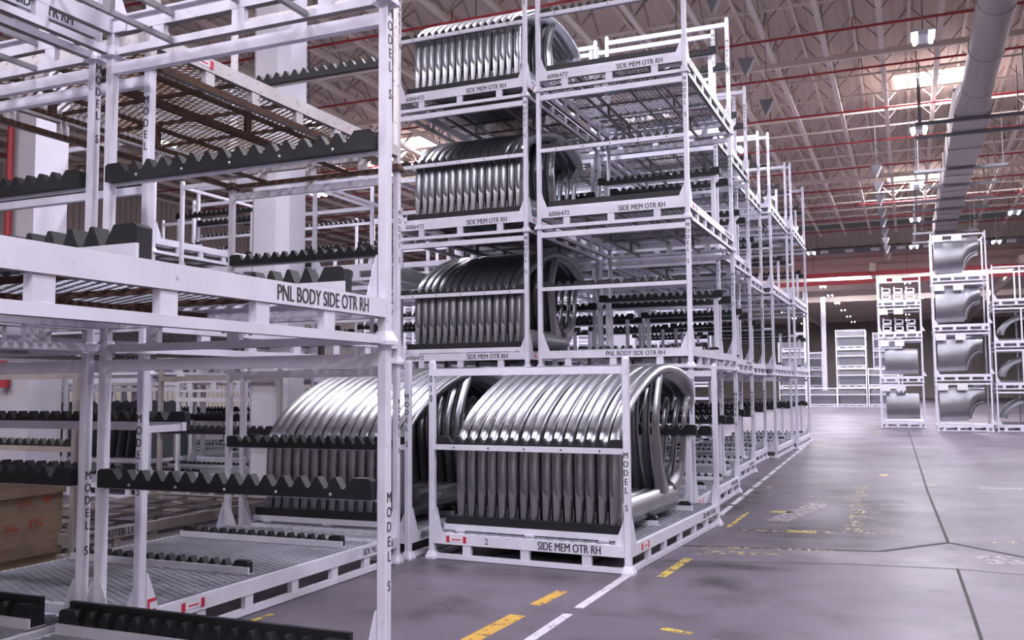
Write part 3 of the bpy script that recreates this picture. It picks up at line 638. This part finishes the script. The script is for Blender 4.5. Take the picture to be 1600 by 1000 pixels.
# ------------------------------------------------------------------ racks on the right with fenders and doors
def frame_rack(label, u0, u1, v, z, hgt, dep, group, mid=False, cards=True):
    wd = u1-u0; t = thing('frame_rack', label, 'rack', (u0, v, z), 0, group); s = .05; mt = ['white_paint']
    for x in (0, wd):
        for y in (0, dep):
            obj('post', cached(('fpost', hgt), lambda: MB().box(-s/2, s/2, -s/2, s/2, .04, hgt-.005), mt), t, (x, y, 0))
            obj('foot', cached('ffoot', lambda: MB().box(-.045, .045, -.045, .045, 0, .05), mt), t, (x, y, 0))
        for zz in (.03, .20, hgt-.10): obj('side_rail', cached(('fside', dep), lambda: MB().box(-.02, .02, .02, dep-.02, -.02, .02), mt), t, (x, 0, zz))
    for y in (0, dep):
        obj('base_rail', cached(('fb', wd), lambda: MB().box(.02, wd-.02, -.022, .022, .01, .05), mt), t, (0, y, 0))
        obj('beam', cached(('fbe', wd), lambda: MB().box(.02, wd-.02, -.024, .024, .15, .25), mt), t, (0, y, 0))
        obj('top_rail', cached(('ft', wd, hgt), lambda: MB().box(.02, wd-.02, -.024, .024, hgt-.13, hgt-.07), mt), t, (0, y, 0))
        for f in (.12, .38, .64, .90): obj('spacer', cached('fs', lambda: MB().box(-.05, .05, -.02, .02, .05, .15), mt), t, (wd*f, y, 0))
        if mid: obj('mid_post', cached(('fm', hgt), lambda: MB().box(-s/2, s/2, -s/2, s/2, .25, hgt-.13), mt), t, (wd*.45, y, 0))
    obj('deck', cached(('fd', wd, dep), lambda: MB().box(.02, wd-.02, .02, dep-.02, .235, .245), ['bare_paint']), t)
    if cards:
        for f in (.12, .48): obj('placard', cached('card', lambda: MB().box(-.17, .17, -.008, 0, -.11, .11), ['light_card']), t, (wd*f, -.028, hgt-.21))
    for x in (0, wd): obj('gusset', cached('fg', lambda: MB().prism([(0,.25),(.14,.25),(.02,.45),(0,.45)], 'y', -.03, -.024), mt), t, (x, 0, 0), (0, 0, 0 if x == 0 else 0))
    return t
def fender_mesh():
    mb = MB(); n = 22; m2 = 9; vs = []
    for i in range(n+1):
        x = 1.46*i/n; top = 1.28 + .12*(i/n)**1.3
        bot = .10 + .05*i/n if x < .98 else .15 + math.sqrt(max(0, 1-((1.44-x)/.46)**2))*.62
        for j in range(m2+1):
            t = j/m2; z = bot + (top-bot)*t
            bul = -.16*math.sin(math.pi*min(1, .12+.78*t)) + .05*max(0, (.3-z))*2 + (.03 if z < .34 and x < .98 else 0)
            vs.append((x, bul + .10*(x/1.46)**2, z))
    k = m2+1
    mb.add(vs, [(i*k+j, (i+1)*k+j, (i+1)*k+j+1, i*k+j+1) for i in range(n) for j in range(m2)], 0, True)
    # wheel-arch flange, swept back from the arch lip
    arc = [(1.44-.46*math.cos(a), .15+.62*math.sin(a)) for a in [R(5+85*q/12) for q in range(13)]]
    vs = [(x, -.10, z) for x, z in arc] + [(x+.03, .02, z-.02) for x, z in arc] + [(x-.05, -.09, z+.05) for x, z in arc]; k = len(arc)
    mb.add(vs, [(i, i+1, k+i+1, k+i) for i in range(k-1)] + [(i, i+1, 2*k+i+1, 2*k+i) for i in range(k-1)], 0, True)
    return mb
FM = fender_mesh().mesh('fender', ['steel_sheet'])
def door_mesh():
    mb = MB(); n = 14; m2 = 10; vs = []
    for i in range(n+1):
        for j in range(m2+1):
            x = i/n; z = j/m2; r = .14
            xx = 1.18*x; zz = 1.02*z*(1-.10*x) + .04*x
            vs.append((xx, -.10*math.sin(math.pi*z)**.7*(1-.2*x) + (.0 if z < .28 else -.015), zz))
    k = m2+1
    mb.add(vs, [(i*k+j, (i+1)*k+j, (i+1)*k+j+1, i*k+j+1) for i in range(n) for j in range(m2)], 0, True)
    mb.box(0, 1.18, .0, .05, -.02, .02).box(-.015, .015, 0, .05, 0, 1.0).box(1.165, 1.195, 0, .05, 0, .92)
    return mb
DM = door_mesh().mesh('door_skin', ['steel_sheet'])
FL = ('bottom', 'second', 'third', 'top')
for k in range(4):
    z = 1.78*k
    frame_rack('%s rack of the tall fender stack on the right' % FL[k], .93, 2.68, 36.5, z, 1.78, 1.7, 'fender racks')
    for q in range(3):
        o = obj('fender', FM, None, (1.02, 36.75+.32*q, z+.245)); tag(o, '%s silver car fender in the %s rack of the right stack' % (('front', 'middle', 'rear')[q], FL[k]), 'fender', 'silver fenders')
zz = 0
for k, hg in enumerate((1.75, 1.75, 1.25, 1.25)):
    frame_rack('%s rack of the shorter stack left of the fender stack' % FL[k], -1.0, .55, 39.3, zz, hg, 1.9, 'door racks')
    if k < 2:
        for q in range(3):
            o = obj('door_skin', DM, None, (-.80, 39.6+.3*q, zz+.36)); tag(o, '%s silver door skin in the %s rack left of the fenders' % (('front', 'middle', 'rear')[q], FL[k]), 'car panel', 'silver door skins')
    else:
        for q in range(6):
            mb = MB().box(0, .34, 0, .06, 0, .10).box(0, .06, 0, .06, 0, .30).box(.28, .34, 0, .06, .0, .22).box(.05, .30, .01, .05, .2, .23)
            o = obj('bracket_part', cached('brk', lambda: mb, ['white_paint']), None, (-.86+.44*(q % 3), 39.5+.12*q, zz+.245+(.30 if q > 2 else 0.0)))
            tag(o, '%s white bracket, %s row, in the %s rack left of the fenders' % (('left', 'middle', 'right')[q % 3], 'upper' if q > 2 else 'lower', FL[k]), 'bracket', 'white brackets')
    zz += hg
for k in range(4):
    z = 1.47*k
    frame_rack('%s rack of the stack at the right picture edge' % FL[k], 2.86, 4.75, 36.6, z, 1.47, 1.7, 'edge racks', mid=True, cards=False)
    if k < 3:
        for q in range(2):
            o = obj('wheelhouse_panel', cached('whp', lambda: MB().add([(1.6*math.cos(R(12*i))*.5+.8, yy, .06+.85*math.sin(R(12*i))) for yy in (0, .5) for i in range(1, 15)] + [(1.6*math.cos(R(12*i))*.40+.8, 0, .06+.66*math.sin(R(12*i))) for i in range(1, 15)], [(i, i+1, 14+i+1, 14+i) for i in range(13)] + [(i, i+1, 28+i+1, 28+i) for i in range(13)], 0, True).box(.02, 1.6, .1, .5, 0.0, .08), ['dark_panel']), None, (2.98, 36.8+.7*q, z+.245))
            tag(o, '%s dark arched panel in the %s rack at the right edge' % (('front', 'rear')[q], FL[k]), 'car panel', 'dark arched panels')
for k in range(3):
    frame_rack('%s frame rack just left behind the white chamfered pillar' % ('bottom', 'middle', 'top')[k], -10.12, -8.35, 10.90, 1.62*k, 1.62, 2.6, 'frame racks behind the pillar', cards=False)
    frame_rack('%s frame rack just right behind the white chamfered pillar' % ('bottom', 'middle', 'top')[k], -8.15, -6.98, 11.55, 1.62*k, 1.62, 2.6, 'frame racks behind the pillar', cards=False)
# far stacks across the end of the aisle
def crate_rack(): 
    mb = MB(); wd, hg, dp = 2.1, 1.48, 2.0
    for x in (0, wd):
        for y in (0, dp): mb.box(x-.04, x+.04, y-.04, y+.04, 0, hg)
    for z in (.03, .2, .95, hg-.05):
        mb.box(0, wd, -.03, .03, z-.035, z+.035).box(0, wd, dp-.03, dp+.03, z-.035, z+.035)
        for x in (0, wd): mb.box(x-.03, x+.03, 0, dp, z-.03, z+.03)
    for f in (.1, .37, .63, .9): mb.box(wd*f-.07, wd*f+.07, -.03, .03, .03, .2)
    mb.box(.15, wd-.12, .15, dp-.1, .25, .88, 1).box(.15, wd-.12, .2, dp-.1, 1.0, 1.28, 2)
    return mb
far = [(-5.0, 75.3, 4, 'central far stack'), (-7.15, 75.3, 1, 'far stack left of the central one'), (-2.75, 75.3, 2, 'far stack right of the central one'), (-8.6, 80.5, 3, 'far stack behind on the left'), (-2.5, 80.5, 4, 'far stack behind on the right'), (-9.5, 77.0, 4, 'far stack beside the aisle racks')]
for u, v, n, d in far:
    for k in range(n):
        o = obj('bin_rack', cached('crate_rack', crate_rack, ['white_paint', 'dark_panel', 'steel_sheet']), None, (u, v, k*1.48))
        tag(o, '%s level white bin rack of the %s' % (ORD[k], d), 'rack', 'far bin racks')
# bright stacks that close the view behind the aisle stacks
for i in range(7):
    for k in range(4):
        o = obj('parts_rack', cached('parts_rack', lambda: (lambda mb: [mb.box(x-.035, x+.035, y-.035, y+.035, 0, 1.75) for x in (0, 1.0, 2.0) for y in (0, 1.6)] and [mb.box(0, 2.0, y-.025, y+.025, z-.04, z+.04) for y in (0, 1.6) for z in (.06, .25, .7, 1.2, 1.68)] and [mb.box(x-.02, x+.02, 0, 1.6, z-.03, z+.03) for x in (0, 1, 2) for z in (.25, .7, 1.2, 1.68)] and [mb.box(.1+.47*q, .42+.47*q, .3, 1.3, .30+.1*(q % 2), .62, 0) for q in range(4)] and mb)(MB()), ['white_paint']), None, (-22.0+2.2*i, 35.0+.4*(i % 3), 1.75*k))
        tag(o, '%s level bright white parts rack, %s from left behind the aisle stacks' % (ORD[k], ORD[i]), 'rack', 'bright parts racks')

# low stacks of dark sheets that fill the bay at the far left
def sheet_rack():
    mb = MB()
    for x in (0, 2.0):
        for y in (0, 1.6): mb.box(x-.04, x+.04, y-.04, y+.04, 0, 1.75)
        for z in (.05, .22, 1.68): mb.box(x-.025, x+.025, 0, 1.6, z-.035, z+.035)
    for y in (0, 1.6):
        for z in (.05, .22, 1.68): mb.box(0, 2.0, y-.025, y+.025, z-.04, z+.04)
        for x in (.3, .75, 1.25, 1.7): mb.box(x-.05, x+.05, y-.02, y+.02, .09, .18)
    for q in range(7):
        x = .22+.26*q; mb.prism([(.15,.26),(1.45,.26),(1.40,1.05+.05*(q % 3)),(.9,1.45),(.30,1.30-.04*(q % 2))], 'x', x-.015, x+.03, 1)
    return mb
for i, u in enumerate((-23.2, -20.9, -18.6, -16.3)):
    for k in range(2):
        o = obj('sheet_rack', cached('sheet_rack', sheet_rack, ['white_paint', 'dark_panel']), None, (u, 14.55, 1.75*k))
        tag(o, '%s white rack of dark sheets, %s from left in the far left bay' % (('lower', 'upper')[k], ORD[i]), 'rack', 'racks of dark sheets')

# ------------------------------------------------------------------ overhead services
def pipe_u(x0, x1, d): return MB().tube(x0, 0, 0, x1, 0, 0, d, 0, 8, True)
for i, v in enumerate((12.0, 16.3, 20.4, 25.0, 28.35, 32.75, 37.1, 41.5, 46.0, 50.2, 54.4, 58.4)):
    pp = thing('sprinkler_pipe', 'red sprinkler pipe under the roof, %s from the camera' % ORD[i], 'pipe', (0, v, 10.9), 0, 'red sprinkler pipes')
    obj('pipe', cached('spr', lambda: pipe_u(UX0, UX1+4, .062), ['pipe_red']), pp)
    for q in range(15): obj('hanger', cached('hang', lambda: MB().tube(0,0,.03,0,0,.3,.03), ['pipe_red']), pp, (-32+3.1*q, 0, 0))
# air duct on the right: round run, transition, rectangular run with straps
dt = thing('air_duct', 'large grey air duct running down the right of the roof', 'duct', (0, 0, 0))
def ring(cx, cz, r, y, n=20): return [(cx + r*math.cos(2*math.pi*i/n), y, cz + r*math.sin(2*math.pi*i/n)) for i in range(n)]
def round_run():
    mb = MB(); n = 20; vs = ring(1.98, 9.62, .39, 10) + ring(1.98, 9.62, .39, 27.2)
    mb.add(vs, [(i, (i+1) % n, n+(i+1) % n, n+i) for i in range(n)], 0, True)
    sq = []
    for i in range(n):
        a = 2*math.pi*i/n; c, s = math.cos(a), math.sin(a); k = 1/max(abs(c), abs(s)); sq.append((1.93+.47*c*k, 28.6, 9.62+.42*s*k))
    mb.add(ring(1.98, 9.62, .39, 27.2) + sq, [(i, (i+1) % n, n+(i+1) % n, n+i) for i in range(n)], 0)
    return mb
obj('round_run', round_run().mesh('round_run', ['duct_grey']), dt)
obj('square_run', MB().box(1.46, 2.40, 28.6, 56, 9.20, 10.04).mesh('square_run', ['duct_grey']), dt)
for v in range(12, 28, 3): 
    n = 20; mb = MB(); a = ring(0, 0, .405, -.03); c = ring(0, 0, .405, .03); a2 = ring(0,0,.385,-.03); c2 = ring(0,0,.385,.03)
    mb.add(a+c+a2+c2, [(i, (i+1) % n, n+(i+1) % n, n+i) for i in range(n)] + [(i, (i+1) % n, 2*n+(i+1) % n, 2*n+i) for i in range(n)] + [(n+i, n+(i+1) % n, 3*n+(i+1) % n, 3*n+i) for i in range(n)], 0, True)
    obj('seam', cached('seam', lambda: mb, ['duct_grey']), dt, (1.98, v, 9.62))
for i, v in enumerate((28.7, 30.3, 35.2, 38.2, 41.0, 43.3, 46.4, 49.8, 53.0)):
    sp = obj('support_bar', cached('sbar', lambda: MB().box(.45, 3.4, -.05, .05, 9.10, 9.195), ['bar_dark']), dt, (0, v, 0))
    for x in (.6, 3.25): obj('hanger', cached('shang', lambda: MB().tube(0,0,9.19,0,0,11.0,.03), ['bar_dark']), sp, (x, 0, 0))
for v in (32.5, 36.6, 39.6, 44.8, 48.0, 51.4): obj('flange', cached('dflange', lambda: MB().box(1.43, 2.43, -.03, .03, 9.17, 10.07), ['duct_grey']), dt, (0, v, 0))
# lamps
def lamp(u, v, z, ztop, label):
    t = thing('high_bay_lamp', label, 'lamp', (u, v, z), 0, 'hanging twin lamps')
    obj('housing', cached('lh', lambda: MB().box(-.10, .10, -.30, .30, .03, .13).box(-.24, .24, -.32, .32, .10, .14), ['lamp_body']), t)
    for x in (-.16, .16): obj('tube', cached('lt', lambda: MB().tube(0, -.30, .05, 0, .30, .05, .09, 0, 8), ['lamp_tube']), t, (x, 0, 0))
    obj('cord', cached(('lc', ztop-z), lambda: MB().tube(0, 0, .14, 0, 0, ztop-z, .025), ['bar_dark']), t)
    ld = LAMPD; lo2 = bpy.data.objects.new('lamp_light', ld); COL.objects.link(lo2); lo2.parent = t; lo2.location = (0, 0, -.01)
LAMPD = bpy.data.lights.new('lamp_light', 'AREA'); LAMPD.shape = 'RECTANGLE'; LAMPD.size = .45; LAMPD.size_y = .6; LAMPD.energy = LAMP_W; LAMPD.color = LAMP_COL
ROWN = {4.5: 'the row right of the duct', .55: 'the row beside the duct', -4.75: 'the row above the aisle stacks', -10.0: 'the second row left of the aisle', -15.2: 'the third row left of the aisle', -20.4: 'the fourth row left of the aisle', 9.6: 'the rightmost row'}
for u in ROWN:
    for i, v in enumerate((-3, 5, 13, 21.2, 29.1, 37.2, 45, 54)):
        if u in (-10.0, -15.2, -20.4) and i in (0, 1, 2) or u == 9.6 and i in (1, 2, 3): continue
        lamp(u, v, 9.0, ZC, 'twin-tube hanging lamp, %s in %s' % (ORD[i], ROWN[u]))
for i, v in enumerate((64, 71, 78, 86, 94, 103, 112)):
    for u, nm in ((-5.5, 'left'), (.2, 'right'), (-11.0, 'leftmost')):  # leftmost row is added to brighten the far hall
        lamp(u, v, 8.8, 10.2, 'small distant twin lamp, %s in the %s row of the far hall' % (ORD[i], nm))
# roof lights
SKD = bpy.data.lights.new('skylight_light', 'AREA'); SKD.shape = 'RECTANGLE'; SKD.size = 2.4; SKD.size_y = 1.6; SKD.energy = SKY_W; SKD.color = (0.92, 0.89, 1.0)
ROOFL = ((1.15, 33.0, ZC), (.7, 49.0, ZC), (-9.0, 33.0, ZC), (-12.0, 49.0, ZC), (-18.5, 33.0, ZC), (8.0, 33.0, ZC), (8.0, 49.0, ZC), (-9.0, 13.5, ZC), (-13.0, -5.0, ZC), (-4.5, -5.0, ZC), (4.0, -5.0, ZC), (-4.0, 70.0, 10.2), (3.5, 70.0, 10.2), (-11.0, 72.0, 10.2), (-5.0, 84.0, 10.2), (3.0, 84.0, 10.2))  # those behind the camera are added to brighten the rack fronts
RLN = ('beside the near end of the square duct', 'beside the far end of the square duct', 'seen past the tall panel stack', 'far behind the aisle stacks', 'high over the far left racks', 'right of the duct, nearer', 'right of the duct, farther', 'above the left stacks behind the rusty rack',
       'added behind the camera on the left', 'added behind the camera over the nearest stacks', 'added behind the camera on the right', 'added in the far hall, above the aisle', 'added in the far hall, right of the aisle', 'added in the far hall, on the left', 'added in the far hall, farthest above the aisle', 'added in the far hall, farthest right')  # far-hall roof lights are added too, to brighten the far racks
for i, (u, v, zt) in enumerate(ROOFL):
    t = struct('window_%d' % (i+1), None, (u, v, zt-.10), label='bright glazed roof light ' + RLN[i], cat='roof light')
    obj('curb', cached('curb', lambda: MB().box(-1.3, 1.3, -.9, -.8, -.05, .12).box(-1.3, 1.3, .8, .9, -.05, .12).box(-1.3, -1.2, -.8, .8, -.05, .12).box(1.2, 1.3, -.8, .8, -.05, .12), ['roof_beige']), t)
    for q in range(3): obj('pane', cached('pane', lambda: MB().box(-.38, .38, -.8, .8, 0, .02), ['skylight_pane']), t, (-.8+.8*q, 0, 0))
    lo2 = bpy.data.objects.new('skylight_light', SKD); COL.objects.link(lo2); lo2.parent = t; lo2.location = (0, 0, -.08)
# hanging bay signs
def sign(u, v, z, label):
    t = thing('hanging_sign', label, 'sign', (u, v, z), R(25), 'hanging bay signs'); t.scale = (.55, .55, .55)
    obj('board', cached('sgb', lambda: MB().add([(-.36,.0,.30),(.36,.0,.34),(0,.22,-.42),(-.36,.02,.30),(.36,.02,.34),(0,.24,-.42)], [(0,1,2),(5,4,3),(0,3,4,1),(1,4,5,2),(2,5,3,0)]), ['sign_grey']), t)
    obj('card', cached('sgc', lambda: MB().add([(.40,.0,.22),(.10,.12,-.48),(-.02,.0,-.42),(.28,-.12,.28)], [(0,1,2,3)]), ['light_card']), t)
    obj('wire', cached('sgw', lambda: MB().tube(0, 0, .3, 0, 0, 5.3, .02), ['bar_dark']), t)
for i, v in enumerate((17.5, 21.5, 24.9)): sign(-3.2, v, 9.1, 'grey hanging bay sign, %s in the row above the aisle stacks' % ORD[i])
for i, v in enumerate((33.6, 36.3, 39.0, 42.0, 44.5, 47.5, 50.5, 53.5, 56.5)): sign(-.75-.008*i, v, 9.0, 'grey hanging bay sign, %s in the row above the aisle' % ORD[i])
